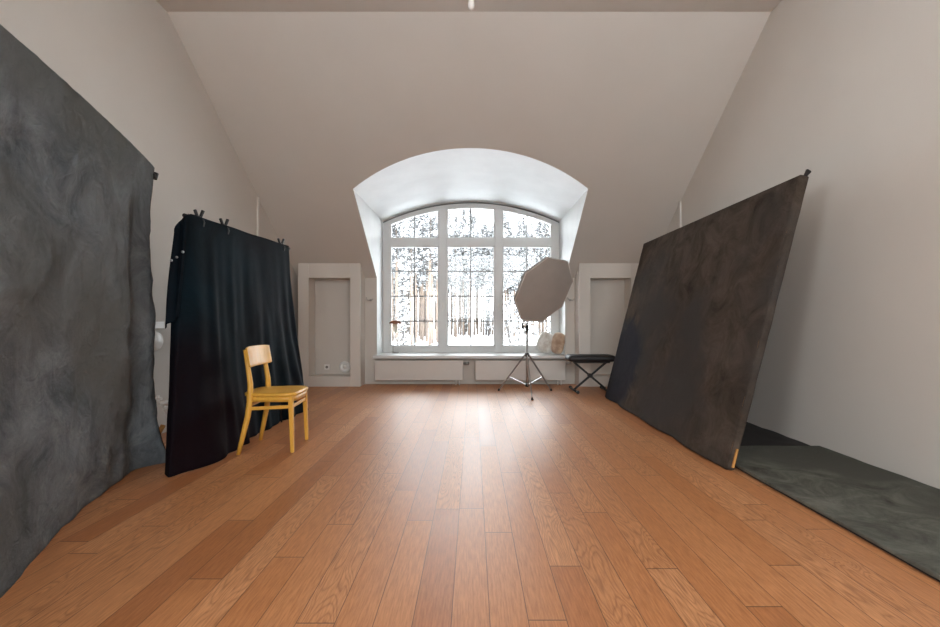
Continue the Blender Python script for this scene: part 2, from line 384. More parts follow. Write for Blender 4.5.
b=MB(); b.box(XL-.03,XR+.0,6.86,YB,ZS-.045,ZS); b.box(XL,XR,YB,YWIN-.03,ZS-.03,ZS); struct(b.build('window_sill',M_SILL,bevel=.006))

# ------------------------------------------------------------------ radiators
def radiator(x0,x1,label):
    t=thing('radiator',((x0+x1)/2,6.90,0),label,'radiator','radiators under the arched window')
    z0,z1=.075,.378; yf,yb=6.885,6.965
    b=MB(); b.box(x0,x1,yf,yf+.018,z0,z1); b.build('front_panel',M_RAD,t,bevel=.006)
    b=MB(); b.box(x0+.01,x1-.01,yb-.018,yb,z0+.01,z1-.01); b.build('rear_panel',M_RAD,t,bevel=.004)
    b=MB()
    n=int((x1-x0)/.03)
    for i in range(n):
        x=x0+.02+(x1-x0-.04)*i/(n-1); b.box(x-.002,x+.002,yf+.018,yb-.018,z0+.02,z1-.02)
    b.build('convector_fins',M_RAD,t)
    b=MB()
    b.box(x0,x1,yf+.0,yb,z1-.002,z1+.004)
    for k in range(1,int((x1-x0)/.06)):
        pass
    b.build('top_grille',M_RAD,t,bevel=.002)
    for x in (x0,x1):
        s=-1 if x==x0 else 1
        b=MB(); b.box(min(x,x-s*.004),max(x,x-s*.004),yf+.01,yb-.01,z0+.01,z1-.004); b.build('side_panel',M_RAD,t)
    b=MB(); b.tube([(x1,6.925,.33),(x1+.045,6.925,.33)],.014,12); b.tube([(x1+.02,6.925,.33),(x1+.095,6.925,.335)],[.019,.022],14)
    b.build('valve',M_METAL,t)
    b=MB()
    for dx in (.06,.11): b.tube([(x1-dx,6.925,z0+.02),(x1-dx,6.925,0)],.008,10)
    b.build('pipe',M_WHITE,t)
    for xb in (x0+.2,x1-.25):
        b=MB(); b.box(xb-.015,xb+.015,yb,YB-.004,.15,.33); b.build('bracket',M_RAD,t)
    return t
radiator(-1.507,-.152,'long white panel radiator under the left half of the window sill')
radiator(.038,1.415,'long white panel radiator behind the tripod stand, nearest the folding bench')

# ------------------------------------------------------------------ niche fittings
t=thing('wall_socket',(-2.28,YB,.266),'small white socket beside the round cover low in the left niche','socket')
b=MB(); b.box(-2.32,-2.24,YB-.010,YB,.226,.306); b.build('cover_plate',M_WHITE,t,bevel=.004)
b=MB(); b.lathe([(.0,0),(.021,0),(.021,.004),(.015,.004),(.015,.001),(0,.001)][1:5],frame((-2.28,YB-.010,.266),(0,-1,0)),20); b.build('socket_face',mat('socket_shadow',(.22,.2,.19),.5),t)
t=thing('round_vent',(-2.0,YB,.27),'round white vent cover low at the right of the left niche','vent')
b=MB(); b.lathe([(.088,0),(.088,.010),(.078,.016),(.040,.020),(.036,.012)],frame((-2.0,YB,.27),(0,-1,0)),32); b.build('cover_ring',M_WHITE,t)
b=MB(); b.lathe([(.030,.008),(.030,.022),(.018,.028)],frame((-2.0,YB,.27),(0,-1,0)),24); b.build('centre_cap',M_WHITE,t)
def hook(x,lab):
    t=thing('curtain_hook',(x,YB,1.31),lab,'hook','curtain tieback hooks')
    b=MB(); b.lathe([(.018,0),(.018,.006),(.008,.010)],frame((x,YB,1.31),(0,-1,0)),16); b.build('rosette',M_METAL,t)
    b=MB(); b.tube([(x,YB-.008,1.31),(x,YB-.06,1.305),(x-.02,YB-.085,1.30),(x-.045,YB-.08,1.325),(x-.05,YB-.06,1.35)],.006,8)
    b.tube([(x,YB-.05,1.305),(x+.03,YB-.075,1.30),(x+.05,YB-.07,1.33)],.006,8); b.build('prong',M_ALU,t)
hook(-1.60,'small metal curtain hook on the wall left of the window')
hook(1.515,'small metal curtain hook on the wall right of the window')

# pendant at the ceiling
t=thing('pendant_lamp',(-.011,3.0,ZC),'white pendant bulb hanging from the ceiling at the top of the photo','lamp')
b=MB(); b.lathe([(.045,0),(.045,-.015),(.012,-.035)],Matrix.Translation((-.011,3.0,ZC)),24); b.build('ceiling_rose',M_WHITE,t)
b=MB(); b.tube([(-.011,3.0,ZC-.03),(-.011,3.0,3.24)],.003,8); b.build('cord',M_WHITE,t)
b=MB(); b.lathe([(.012,3.26),(.016,3.25),(.017,3.19),(.015,3.18)],Matrix.Translation((-.011,3.0,0)),20); b.build('socket',M_WHITE,t)
b=MB(); b.lathe([(.014,3.185),(.016,3.15),(.021,3.11),(.022,3.09),(.018,3.077),(.009,3.069),(.002,3.067)],Matrix.Translation((-.011,3.0,0)),24); b.build('bulb',M_WHITE,t)

# left wall fittings between the backdrops
t=thing('wall_lamp',(XWL,3.89,.85),'white dome lamp under a flat plate on left wall, between the backdrops','lamp')
b=MB(); b.box(XWL,XWL+.035,3.76,3.95,.925,.985); b.build('back_plate',M_WHITE,t,bevel=.006)
b=MB(); b.lathe([(.070,0),(.084,.008),(.085,.020),(.074,.040),(.050,.052),(.02,.058),(.004,.059)],frame((XWL,3.85,.82),(1,0,0),(0,1,0)),32); b.build('glass_dome',M_WHITE,t)
t=thing('pipe_valves',(XWL,3.89,.1),'white heating pipes and valves low on left wall, beside the black curtain','pipe valve')
b=MB(); b.tube([(XWL+.06,3.83,.36),(XWL+.06,3.83,.30),(XWL+.06,3.91,.27),(XWL+.07,3.91,.20),(XWL+.07,3.95,.16),(XWL+.07,3.95,0)],.011,10); b.build('pipe',M_WHITE,t)
b=MB(); b.tube([(XWL,3.83,.33),(XWL+.09,3.83,.33)],.013,10); b.tube([(XWL+.06,3.85,.285),(XWL+.12,3.91,.285)],.02,12); b.build('elbow',M_WHITE,t)
b=MB(); b.tube([(XWL+.06,3.91,.235),(XWL+.14,3.91,.235)],[.018,.024],14); b.tube([(XWL+.06,3.95,.175),(XWL+.13,3.95,.175)],[.016,.022],14); b.build('valve_knob',M_WHITE,t)

# ------------------------------------------------------------------ cloth helpers
def nz(x,y,z,s=1): return noise.noise(Vector((x*s,y*s,z*s)))
def path(pts,t):
    """Catmull-Rom through pts = [(t,x,y)...]"""
    n=len(pts)
    for i in range(n-1):
        if t<=pts[i+1][0] or i==n-2: break
    p1,p2=pts[i],pts[i+1]; p0=pts[max(i-1,0)]; p3=pts[min(i+2,n-1)]
    u=(t-p1[0])/(p2[0]-p1[0]); u=min(1,max(0,u)); out=[]
    for k in (1,2):
        m1=(p2[k]-p0[k])/(p2[0]-p0[0])*(p2[0]-p1[0]); m2=(p3[k]-p1[k])/(p3[0]-p1[0])*(p2[0]-p1[0])
        out.append((2*u**3-3*u*u+1)*p1[k]+(u**3-2*u*u+u)*m1+(-2*u**3+3*u*u)*p2[k]+(u**3-u*u)*m2)
    return out

# ------------------------------------------------------------------ left painted canvas backdrop
t=thing('canvas_backdrop',(-1.9,2.2,0),'large grey mottled canvas backdrop standing along the left wall','backdrop')
top=[(0,-1.53,.85),(.3,-1.71,1.62),(.7,-1.99,2.5),(.93,-2.18,3.02),(1,-2.235,3.15)]
bot=[(0,-1.43,.85),(.3,-1.67,1.60),(.55,-1.955,2.2),(.8,-2.19,2.80),(.93,-2.185,3.08),(1,-2.14,3.14)]
def canvL(u,v):
    a=path(top,u); c=path(bot,u); e=v**(1.5+5*u**5)
    x=a[0]*(1-e)+c[0]*e; y=a[1]*(1-e)+c[1]*e; z=2.07*(1-v)+.006*v
    z+= .02*v**6*math.sin(u*9)*0
    e_=min(1,v*6); d=.03*nz(y*1.1,z*1.4,1.3)*e_+.030*nz(y*2.8+z,z*2.2-y*.6,4)*e_-.030*abs(nz(y*3.5+z*2,z*3.2-y,2))*e_+.012*nz(y*8,z*7,2)*e_-.010*abs(nz(y*9-z*6,z*9,5))*e_+.003*nz(y*19,z*19,2)
    d+= .012*math.sin((y*.9+z*2.2)*3.0)*max(0,v-.55)*1.2
    d+= -.075*math.exp(-((u-.885)/.055)**2)*min(1,v*2.5)-.022*math.sin(PI*min(1,v*1.08))*u**8           # soft upright hollow near the far edge
    return (x+d*.95,y+d*.3,z)
b=MB(); b.grid(canvL,170,110); b.build('canvas',M_LEFTC,t,solid=.004,normals=False)
b=MB()
def sideL(u,v):                      # the canvas turned round the far edge, its shade put into the colour
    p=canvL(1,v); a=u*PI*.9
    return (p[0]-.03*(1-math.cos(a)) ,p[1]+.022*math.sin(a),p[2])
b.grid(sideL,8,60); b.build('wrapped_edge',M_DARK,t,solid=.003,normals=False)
b=MB(); b.tube([(top[0][1]-.05,top[0][2],2.045),(-2.29,3.12,2.045)],.016,10)
b.build('crossbar',M_BLK,t)
b=MB(); b.tube([(-2.25,3.13,2.02),(-2.235,3.17,2.018)],.012,10); b.tube([(-2.24,3.165,1.992),(-2.235,3.175,2.036)],.016,10); b.build('clamp_knob',M_BPL,t)
for (x,y) in ((-1.62,.95),(-2.32,3.12)):
    b=MB(); b.bar((x-.0,y,0),(x,y,2.04),.04,.02); b.build('frame_post',M_WOOD,t,bevel=.002)
b=MB(); b.bar((-1.66,.95,.04),(-2.34,3.12,.04),.06,.02,up=(0,0,1)); b.build('frame_rail',M_WOOD,t,bevel=.002)
# wooden foot showing past the far edge
b=MB(); b.bar((-2.33,3.16,.0),(-2.27,3.30,.23),.035,.02); b.build('frame_foot',M_WOOD,t,bevel=.003)

# ------------------------------------------------------------------ black curtain on a stand, with clamps
bt=Vector((-1.99,3.13,1.722)); be=Vector((-1.86,4.52,1.722))
t=thing('backdrop_stand',(-1.97,3.9,0),'thin black stand holding up the black curtain, mostly hidden','stand')
b=MB(); b.tube([bt-(be-bt)*.02,be+(be-bt)*.02],.014,10); b.build('crossbar',M_BLK,t)
for e in (bt+Vector((.03,.25,0)),be-Vector((.0,.1,0))):
    b=MB(); b.tube([(e.x-.06,e.y,0.25),(e.x-.06,e.y,1.66),(e.x,e.y,1.715)],.012,10); b.build('upright',M_BLK,t)
    for a in (200,320,80):
        rr=.12
        b=MB(); b.tube([(e.x-.06,e.y,.5),(e.x-.06+rr*.8*math.cos(math.radians(a)),e.y+rr*math.sin(math.radians(a)),.012)],.008,8); b.build('leg',M_BLK,t)
tp=[(0,-2.09,3.20),(.05,-2.07,3.12),(.10,-1.985,3.11),(.2,-1.955,3.28),(.6,-1.90,3.93),(.97,-1.845,4.50),(1,-1.87,4.54)]
bp=[(0,-2.02,2.99),(.05,-1.99,2.91),(.11,-1.91,2.855),(.25,-1.80,3.25),(.5,-1.875,3.85),(.75,-1.86,4.5),(.96,-1.86,5.08),(1,-1.92,5.12)]
def curt(u,v):
    a=path(tp,u); c=path(bp,u); e=.25*v+.75*v**1.8
    x=a[0]*(1-e)+c[0]*e; y=a[1]*(1-e)+c[1]*e
    sh=.12*min(1,max(0,(.125-u)/.08))**1.3
    z=(1.742-sh)*(1-v)+.006*v
    if u>.1: z-= .004*math.sin((u-.1)/.9*PI*3)**2*(1-v)
    w=min(1,v*3)
    fold=math.sin(u*34+3.2*nz(u*5,v*1.2,3)+.8*v)*.34+math.sin(u*67+5*nz(u*3,v*1.6,9))*.2+.9*nz(u*14,v*1.3,8)
    d=fold*(.009+.030*v)*w+.010*nz(u*9,v*3.2,5)*w+.006*nz(u*26,v*9,1)*v
    d+= .03*nz(u*6,v*7,2)*max(0,v-.75)*4*.5
    return (x+d,y-d*.12,z)
b=MB(); b.grid(curt,260,90); cu=b.build('curtain',M_CURT,normals=False,solid=.004)
tag(centre(cu),'black teal velvet curtain hanging to the floor behind the yellow chair','curtain')
def flap(u,v):                       # end of the cloth thrown back over the bar
    z=1.73-.13*abs(1-u)**1.1-(.66+.05*u)*v
    x=-2.06+.11*u+.012*math.sin(u*9+v*2)-.03*math.sin(v*2.6)*(1-u)-.015*v
    y=3.10-.03*u-.20*v**1.5*.3+.01*math.sin(u*14)
    return (x,y,z)
b=MB(); b.grid(flap,30,30); fl=b.build('folded_back_end',M_CURT,cu,normals=False,solid=.004)
fl.matrix_parent_inverse=Matrix.Translation(cu.location).inverted()
for k,uu in enumerate((.35,.55,.85)):
    p=flap(uu,.36)
    b=MB(); b.lathe([(.009,0),(.009,.006),(.004,.008)],frame((p[0],p[1]-.006,p[2]),(.1,-1,0)),12); g=b.build('eyelet',M_METAL,cu); g.matrix_parent_inverse=Matrix.Translation(cu.location).inverted()
labs=['black spring clamp nearest the camera on the curtain bar','middle black spring clamp gripping the curtain bar','black spring clamp at the far end of the curtain bar']
for tt,lab in zip((.086,.288,.905),labs):
    c=bt+(be-bt)*tt; d=(be-bt).normalized()
    t=thing('spring_clamp',(c.x,c.y,c.z),lab,'clamp','spring clamps on the curtain bar')
    out=Vector((d.y,-d.x,0))
    ax=(d*.6+out*.8).normalized()
    for s in (-1,1):
        b=MB(); b.bar(c+ax*(s*.006)+Vector((0,0,.012)),c+ax*(s*.026)+Vector((0,0,.072)),.014,.018,up=out,w2=.018,t2=.018)
        b.build('handle',M_BPL,t,bevel=.003)
        b=MB(); b.bar(c+ax*(s*.006)+Vector((0,0,.014)),c+ax*(s*.030)+Vector((0,0,-.010)),.012,.02,up=out); b.bar(c+ax*(s*.030)+Vector((0,0,-.010)),c+ax*(s*.022)+Vector((0,0,-.045)),.012,.02,up=out)
        b.build('jaw',M_BPL,t,bevel=.002)
    b=MB(); b.tube([c-out*.014+Vector((0,0,.016)),c+out*.014+Vector((0,0,.016))],.008,10); b.build('spring',M_METAL,t)

# ------------------------------------------------------------------ yellow bentwood chair  (local: +x forward, y across)
t=thing('dining_chair',(-1.555,3.565,0),'honey yellow bentwood chair with curved backrest in front of the black curtain','chair',rz=math.radians(4))
CM=Matrix.Translation(t.location)@Matrix.Rotation(math.radians(4),4,'Z')
def cbuild(b,name,m=M_YEL,**k):
    b.v=[tuple(CM@Vector(p)) for p in b.v]; return b.build(name,m,t,**k)
def rpoly(n,fx):                    # rounded trapezoid seat outline
    out=[]
    for i in range(n):
        a=2*PI*i/n; c,s=math.cos(a),math.sin(a); e=.46
        x=.205*math.copysign(abs(c)**e,c)+.005; w=.205 if fx is None else fx(x); y=w*math.copysign(abs(s)**e,s); out.append((x,y))
    return out
wf_=lambda x:.188+.055*(x+.2)/.4*.6
o=rpoly(56,wf_); b=MB(); n=len(o)
def dish(x,y): r=(x/.2)**2+(y/.2)**2; return -.008*max(0,1-r)
rings=[(0.0,.450),(.5,.4505),(.9,.452),(.97,.450),(1.0,.444),(1.0,.428),(.97,.424),(0,.424)]
v=[];f=[]
for k,(s_,z) in enumerate(rings):
    for (x,y) in o: v.append((x*s_+.005*(1-s_),y*s_,z+(dish(x*s_,y*s_) if k<3 else 0)))
for k in range(len(rings)-1):
    for i in range(n): f.append((k*n+i,k*n+(i+1)%n,(k+1)*n+(i+1)%n,(k+1)*n+i))
b.add(v,f,0,True); cbuild(b,'seat')
b=MB()                              # bentwood rim under the seat
v=[];f=[]
for s_,z in ((.955,.425),(.955,.385),(.90,.385),(.90,.425)):
    for (x,y) in o: v.append((x*s_,y*s_,z))
for k in range(4):
    for i in range(n): f.append((k*n+i,k*n+(i+1)%n,((k+1)%4)*n+(i+1)%n,((k+1)%4)*n+i))
b.add(v,f,0,True); cbuild(b,'seat_rim')
for s in (-1,1):                    # back legs run up into the backrest
    b=MB(); pts=[(-.205,s*.205,0),(-.175,s*.195,.14),(-.145,s*.185,.28),(-.130,s*.178,.42),(-.132,s*.172,.52),(-.150,s*.168,.64),(-.175,s*.166,.775)]
    b.tube(pts,[.015,.018,.021,.022,.020,.017,.012],14); cbuild(b,'rear_leg')
    b=MB(); b.bar((.180,s*.182,0),(.165,s*.172,.43),.026,.026,up=(1,0,0),w2=.036,t2=.036); cbuild(b,'front_leg',bevel=.006)
    b=MB(); b.bar((-.139,s*.182,.335),(.168,s*.172,.345),.016,.026); cbuild(b,'side_stretcher',bevel=.004)
b=MB(); b.bar((.170,-.172,.345),(.170,.172,.345),.016,.026); cbuild(b,'front_stretcher',bevel=.004)
b=MB(); b.bar((-.137,-.180,.36),(-.137,.180,.36),.016,.026); cbuild(b,'rear_stretcher',bevel=.004)
def br(u,v_,off):
    y=(u-.5)*.43; e=abs(2*u-1)
    h=.155*(1-.10*e**5) ; zc=.720
    z=zc+(v_-.5)*h; x=-.156-(z-.64)*.17+.70*y*y+off
    return (x,y,z)
b=MB(); NU,NV=24,8
v=[br(i/NU,j/NV,.013) for j in range(NV+1) for i in range(NU+1)]+[br(i/NU,j/NV,-.0) for j in range(NV+1) for i in range(NU+1)]
W_=NU+1; O=W_*(NV+1); f=[]
for j in range(NV):
    for i in range(NU):
        a=j*W_+i; f.append((a,a+1,a+W_+1,a+W_)); f.append((O+a,O+a+W_,O+a+W_+1,O+a+1))
for i in range(NU): f.append((i,O+i,O+i+1,i+1)); a=NV*W_+i; f.append((a,a+1,O+a+1,O+a))
for j in range(NV): a=j*W_; f.append((a,a+W_,O+a+W_,O+a)); a=j*W_+NU; f.append((a,O+a,O+a+W_,a+W_))
b.add(v,f,0,True); cbuild(b,'backrest',bevel=.003)

# ------------------------------------------------------------------ right brown canvas, leaning
t=thing('canvas_backdrop',(1.95,4.4,0),'large dark brown mottled canvas backdrop leaning on the right side','backdrop')
A0=Vector((1.687,3.00,.004)); A1=Vector((1.72,5.86,.004)); T0=Vector((2.185,3.0,1.965)); T1=Vector((2.225,5.86,1.99))
TH=.045
nrm=(A1-A0).cross(T0-A0).normalized()
if nrm.x>0: nrm=-nrm                # towards the room (-x, up)
def rp(u,v,d=0):
    return A0*(1-u)*(1-v)+A1*u*(1-v)+T0*(1-u)*v+T1*u*v+nrm*d
def canvR(u,v):
    p=rp(u,v); y,z=p.y,p.z
    e=min(1,min(u,1-u,1-v)*14)
    d=(.020*nz(y*1.4,z*1.6,7)+.012*nz(y*4,z*4,3)-.016*abs(nz(y*3+z*3,z*5-y,6))*(1.3-v))*e+.003*nz(y*10,z*10,1)
    d+=.035*max(0,1-v/.28)*abs(math.sin(y*4.1+.8*math.sin(z*7)))*e
    p=p+nrm*(d+.012*e); p.z=max(p.z,.004); return tuple(p)
b=MB(); b.grid(canvR,150,110); b.build('canvas',M_RIGHTC,t,solid=.004,normals=False)
def sideR(u,v):
    p=rp(0,v,-TH*u*1.15)+Vector((0,-.003-.006*math.sin(u*PI)-.003*nz(v*14,u*3,2),0)); 
    w=.010*math.sin(v*23)*nz(v*5,0,1)*u
    p.x+=w; p.z=max(.004,p.z); return tuple(p)
b=MB(); b.grid(sideR,8,90); b.build('wrapped_edge',M_RIGHTC,t,solid=.003,normals=False)
b=MB(); b.grid(lambda u,v:tuple(rp(u,1.0,-TH*v)+Vector((0,0,.003))),60,3); b.build('wrapped_top',M_RIGHTC,t,solid=.003,normals=False)
def rbar(name,p,q_,w,th,m=M_WOOD):
    b=MB(); b.bar(p,q_,w,th,up=nrm); b.build(name,m,t,bevel=.002)
b=MB(); b.grid(lambda u,v:(1.80+.86*u+.01*nz(v*9,u,1),3.48+2.3*v+.03*nz(u*5,0,v),.008+.020*abs(nz(u*4,v*7,2))+.03*abs(nz(u*2,v*3,8))*u),24,60); b.build('added_shade_cloth',M_DARK,t,normals=False)  # dark sheet added on the floor to deepen the shade behind the canvas
rbar('frame_rail',rp(0.01,.02,-.025),rp(.99,.02,-.025),.045,.03); rbar('frame_rail',rp(.01,.985,-.025),rp(.99,.985,-.025),.045,.03)
for u in (.012,.5,.99): rbar('frame_stile',rp(u,.0,-.025),rp(u,.99,-.025),.04,.03)
b=MB(); b.bar(rp(.0,.012,-.03)+Vector((0,-.016,0)),rp(.0,.075,-.03)+Vector((0,-.014,0)),.014,.012,up=(0,1,0)); b.build('bare_corner',M_WOOD,t,bevel=.002)
b=MB(); b.tube([rp(0.02,.985,-.03),rp(-.012,1.012,-.03)],.011,8); b.tube([rp(0.0,1.0,-.03),Vector((2.245,3.02,2.005))],[.012,.010],8); b.build('rod_end',M_DARK,t)
for u in (.72,.95):
    a=rp(u,.93,-.04); b=MB(); b.bar(a,(XW-.03,a.y,.012),.035,.02,up=(0,1,0)); b.build('back_strut',M_DARK,t,bevel=.002)

# grey mat along the right wall
b=MB(); x0,x1,y0,y1=1.765,XW-.008,.9,3.46
def mt(u,v):
    x=x0+(x1-x0)*u; y=y0+(y1-y0)*v
    return (x+.006*nz(y*2,0,5)*(1-u),y,.034+.004*nz(x*5,y*5,0)+.006*nz(x*1.3,y*1.6,3))
b.grid(mt,50,110)
tm=thing('floor_mat',((x0+x1)/2,(y0+y1)/2,0),'grey green mottled canvas board lying flat along the right wall','backdrop board')
b.build('canvas_face',M_MAT,tm,normals=False)
b=MB(); b.box(x0+.012,x1-.003,y0+.01,y1-.012,0.0,.026); b.build('board',M_DARK,tm,bevel=.003)
b=MB()
def hem(u,v): 
    p=mt(0,u); return (p[0]-.003*math.sin(v*PI),p[1],p[2]*(1-v)+.016*v)
b.grid(hem,110,3); b.build('hem',M_MAT,tm,normals=False)

# ------------------------------------------------------------------ octagonal softbox on a tripod stand
px,py=.73,6.08
t=thing('light_stand',(px,py,0),'grey three-legged light stand in front of the window','stand')
feet=[(.37,6.36),(1.10,6.36),(.74,5.63)]
b=MB(); b.tube([(px,py,.10),(px,py,.86)],.016,14); b.build('lower_column',M_ALU,t)
b=MB(); b.tube([(px,py,.80),(px,py,1.50)],.011,14); b.build('upper_column',M_ALU,t)
b=MB(); b.tube([(px,py,.505),(px,py,.555)],.026,16); b.build('leg_collar',M_BPL,t)
b=MB(); b.tube([(px,py,.10),(px,py,.145)],.024,16); b.build('brace_collar',M_BPL,t)
b=MB(); b.tube([(px,py,.83),(px,py,.93)],.021,16); b.build('column_lock',M_BPL,t)
b=MB(); b.tube([(px,py,.90),(px-.065,py-.01,.915)],.008,10); b.tube([(px-.06,py-.01,.885),(px-.066,py-.01,.965)],.012,12); b.build('knob',M_BPL,t)
for fx,fy in feet:
    d=Vector((fx-px,fy-py,0)).normalized(); hub=Vector((px,py,.53))+d*.03; ft=Vector((fx,fy,.018))
    b=MB(); b.bar(hub,ft,.013,.02); b.build('leg',M_ALU,t,bevel=.002)
    md=hub.lerp(ft,.62); b=MB(); b.bar(Vector((px,py,.12))+d*.02,md,.010,.014); b.build('brace',M_METAL,t)
    b=MB(); b.tube([ft+Vector((0,0,.012))-d*.006,ft-Vector((0,0,.016))+d*.010],[.012,.016],12); b.build('rubber_foot',M_BPL,t)
nn=Vector((.51,-.72,-.46)).normalized(); cen=Vector((.94,5.88,1.378)); RR=.475; mount=cen-nn*.30
t=thing('softbox',tuple(mount),'octagonal beige softbox tilted down on the light stand before the window','softbox')
# octagon vertices: diagonals matched to the tilt
wup=Vector((0,0,1)); e1=(wup-nn*wup.dot(nn)).normalized(); e2=nn.cross(e1)
PH0=math.radians(0)
def ov(k,r,dep,ph=None): a=(PH0 if ph is None else ph)+2*PI*k/8; return cen+(e1*math.cos(a)+e2*math.sin(a))*r-nn*dep
# choose phase so that one vertex points straight up in the picture
best=None
for dph in range(0,45):
    a=math.radians(dph)
    ds=min(abs((e1*math.cos(a+2*PI*k/8)+e2*math.sin(a+2*PI*k/8)).x) for k in range(8))
    if best is None or ds<best[0]: best=(ds,a)
PH0=best[1]
b=MB()
v=[cen+nn*.012]; f=[]
NSEG=6
for r_ in (.25,.5,.75,1):
    for k in range(8):
        for j in range(NSEG):
            p=ov(k,RR,0).lerp(ov(k+1,RR,0),j/NSEG); p=cen+(p-cen)*r_
            bulge=.012*(1-r_*r_)+.006*nz(p.x*9,p.z*9,1)*(1-abs(2*r_-1.2))
            v.append(p+nn*bulge)
m8=8*NSEG
for i in range(m8): f.append((0,1+i,1+(i+1)%m8))
for r_ in range(3):
    for i in range(m8): f.append((1+r_*m8+i,1+(r_+1)*m8+i,1+(r_+1)*m8+(i+1)%m8,1+r_*m8+(i+1)%m8))
b.add(v,f,0,True); b.build('front_diffuser',M_DIFF,t)
b=MB(); v=[]
for k in range(8): v += [ov(k,RR,0),ov(k,RR+.004,.035),ov(k,.30,.18),ov(k,.07,.285)]
f=[(4*k+j,4*k+j+1,4*((k+1)%8)+j+1,4*((k+1)%8)+j) for k in range(8) for j in range(3)]
b.add(v,f); b.build('outer_cover',mat('softbox_shell',(.36,.34,.32),.7,var=.2),t,solid=.003)
b=MB()
for k in range(8): b.tube([ov(k,RR+.003,-.0),ov((k+1)%8,RR+.003,-.0)],.006,6)
b.build('piping',mat('light_piping',(.62,.58,.54),.7),t)
for k in range(8):
    b=MB(); b.tube([ov(k,RR+.002,.03),ov(k,.305,.185),ov(k,.06,.29)],.004,6); b.build('rib',M_BLK,t)
b=MB(); b.tube([cen-nn*.27,cen-nn*.32],.075,20); b.build('speed_ring',M_BPL,t)
b=MB(); b.tube([cen-nn*.32,cen-nn*.47],.045,18); b.build('lamp_head',M_BPL,t)
b=MB(); b.tube([(px,py,1.44),(px,py,1.53)],.02,14); b.tube([(px,py,1.50),cen-nn*.34],.014,10); b.build('tilt_bracket',M_BPL,t)

# ------------------------------------------------------------------ folding bench
t=thing('folding_bench',(1.645,6.33,0),'black padded bench on crossed folding legs before the right niche','bench')
def cushion(b,cx,cy,z0,z1,w,d,rr=.06,nseg=64,M=None,pw=.25,puff=0):
    prof=[(0,0),(.9,0),(.97,.12),(1,.5),(.97,.88),(.9,1),(0,1+puff)]
    v=[];f=[]
    for s_,h in prof:
        for i in range(nseg):
            a=2*PI*i/nseg; c,s=math.cos(a),math.sin(a)
            p=Vector((cx+w/2*math.copysign(abs(c)**pw,c)*s_,cy+d/2*math.copysign(abs(s)**pw,s)*s_,z0+(z1-z0)*h)); v.append(M@p if M else p)
    for k in range(len(prof)-1):
        for i in range(nseg): f.append((k*nseg+i,k*nseg+(i+1)%nseg,(k+1)*nseg+(i+1)%nseg,(k+1)*nseg+i))
    b.add(v,f,0,True)
b=MB(); cushion(b,1.645,6.33,.425,.51,.665,.33,puff=.08); b.build('seat_pad',M_VINYL,t)
b=MB(); b.box(1.40,1.89,6.20,6.22,.405,.425); b.box(1.40,1.89,6.44,6.46,.405,.425); b.build('seat_rail',M_BLK,t)
for xa,xb,dy,nm in ((1.42,1.87,-.02,'leg'),(1.87,1.42,.02,'leg')):
    b=MB(); b.bar((xa,6.33+dy,.03),(xb,6.33+dy,.41),.028,.022,up=(0,1,0)); b.build(nm,M_BLK,t,bevel=.003)
    b=MB(); b.tube([(xa,6.10,.018),(xa,6.56,.018)],.016,12); b.build('foot_bar',M_BLK,t)
    for y in (6.10,6.56):
        b=MB(); b.tube([(xa,y-.022,.022),(xa,y+.022,.022)],.021,14); b.build('rubber_cap',M_BPL,t)
b=MB(); b.tube([(1.645,6.29,.22),(1.645,6.37,.22)],.03,16); b.build('pivot',M_BLK,t)

# ------------------------------------------------------------------ cushions on the sill
def pillow(name,loc,rot,w,h,d,m,label):
    b=MB(); n=20
    M=Matrix.Translation(loc)@Matrix.Rotation(rot[2],4,'Z')@Matrix.Rotation(rot[1],4,'Y')@Matrix.Rotation(rot[0],4,'X')
    for s in (-1,1):
        def fn(u,v,s=s):
            x,z=(2*u-1),(2*v-1); k=max(0,(1-abs(x)**2.6)*(1-abs(z)**2.6))**.5
            pin=1-.10*(abs(x*z))**.0*(1-abs(abs(x)-abs(z)))*0
            xx=x*w/2*math.sqrt(1-.30*z*z)*(1+.04*nz(z*2,x,4)); zz=z*h/2*math.sqrt(1-.30*x*x)
            yy=s*d/2*k*(1+.15*nz(x*2+loc[0]*9,z*2,s))
            return tuple(M@Vector((xx,yy,zz+h/2)))
        b.grid(fn,n,n)
    o=b.build(name,m); import bmesh
    bm=bmesh.new(); bm.from_mesh(o.data); bmesh.ops.remove_doubles(bm,verts=bm.verts[:],dist=.0006); bmesh.ops.recalc_face_normals(bm,faces=bm.faces[:]); bm.to_mesh(o.data); bm.free()
    tag(centre(o),label,'cushion','cushions on the window sill')
pillow('cushion',(1.12,7.32,ZS+.02),(math.radians(-8),math.radians(24),math.radians(-20)),.30,.34,.20,M_FUR,'cream fluffy cushion slumped on the right end of the window sill')
pillow('cushion',(1.315,7.13,ZS+.004),(math.radians(-6),math.radians(8),math.radians(-50)),.24,.35,.12,M_TAN,'tan brown cushion upright against the right window reveal')

# small lamp at the left of the sill
lx,ly=-1.30,7.44
t=thing('desk_lamp',(lx,ly,ZS),'small lamp with reddish brown cap on the left end of the sill','lamp')
b=MB(); b.lathe([(.055,0),(.055,.012),(.05,.018)],Matrix.Translation((lx+.02,ly,ZS)),24); b.build('base',M_ALU,t)
b=MB(); b.tube([(lx-.02,ly,ZS+.015),(lx-.025,ly,ZS+.12),(lx-.005,ly,ZS+.25),(lx+.02,ly,ZS+.35)],.006,8); b.build('stem',M_ALU,t)
b=MB(); b.lathe([(.012,.33),(.030,.36),(.042,.44),(.040,.485)],Matrix.Translation((lx+.02,ly,ZS)),20); b.build('bulb',M_BULB,t)
b=MB(); b.lathe([(.100,.485),(.098,.51),(.06,.535),(.02,.545)],Matrix.Translation((lx+.02,ly,ZS)),28); b.build('lamp_shade',M_TERRA,t)

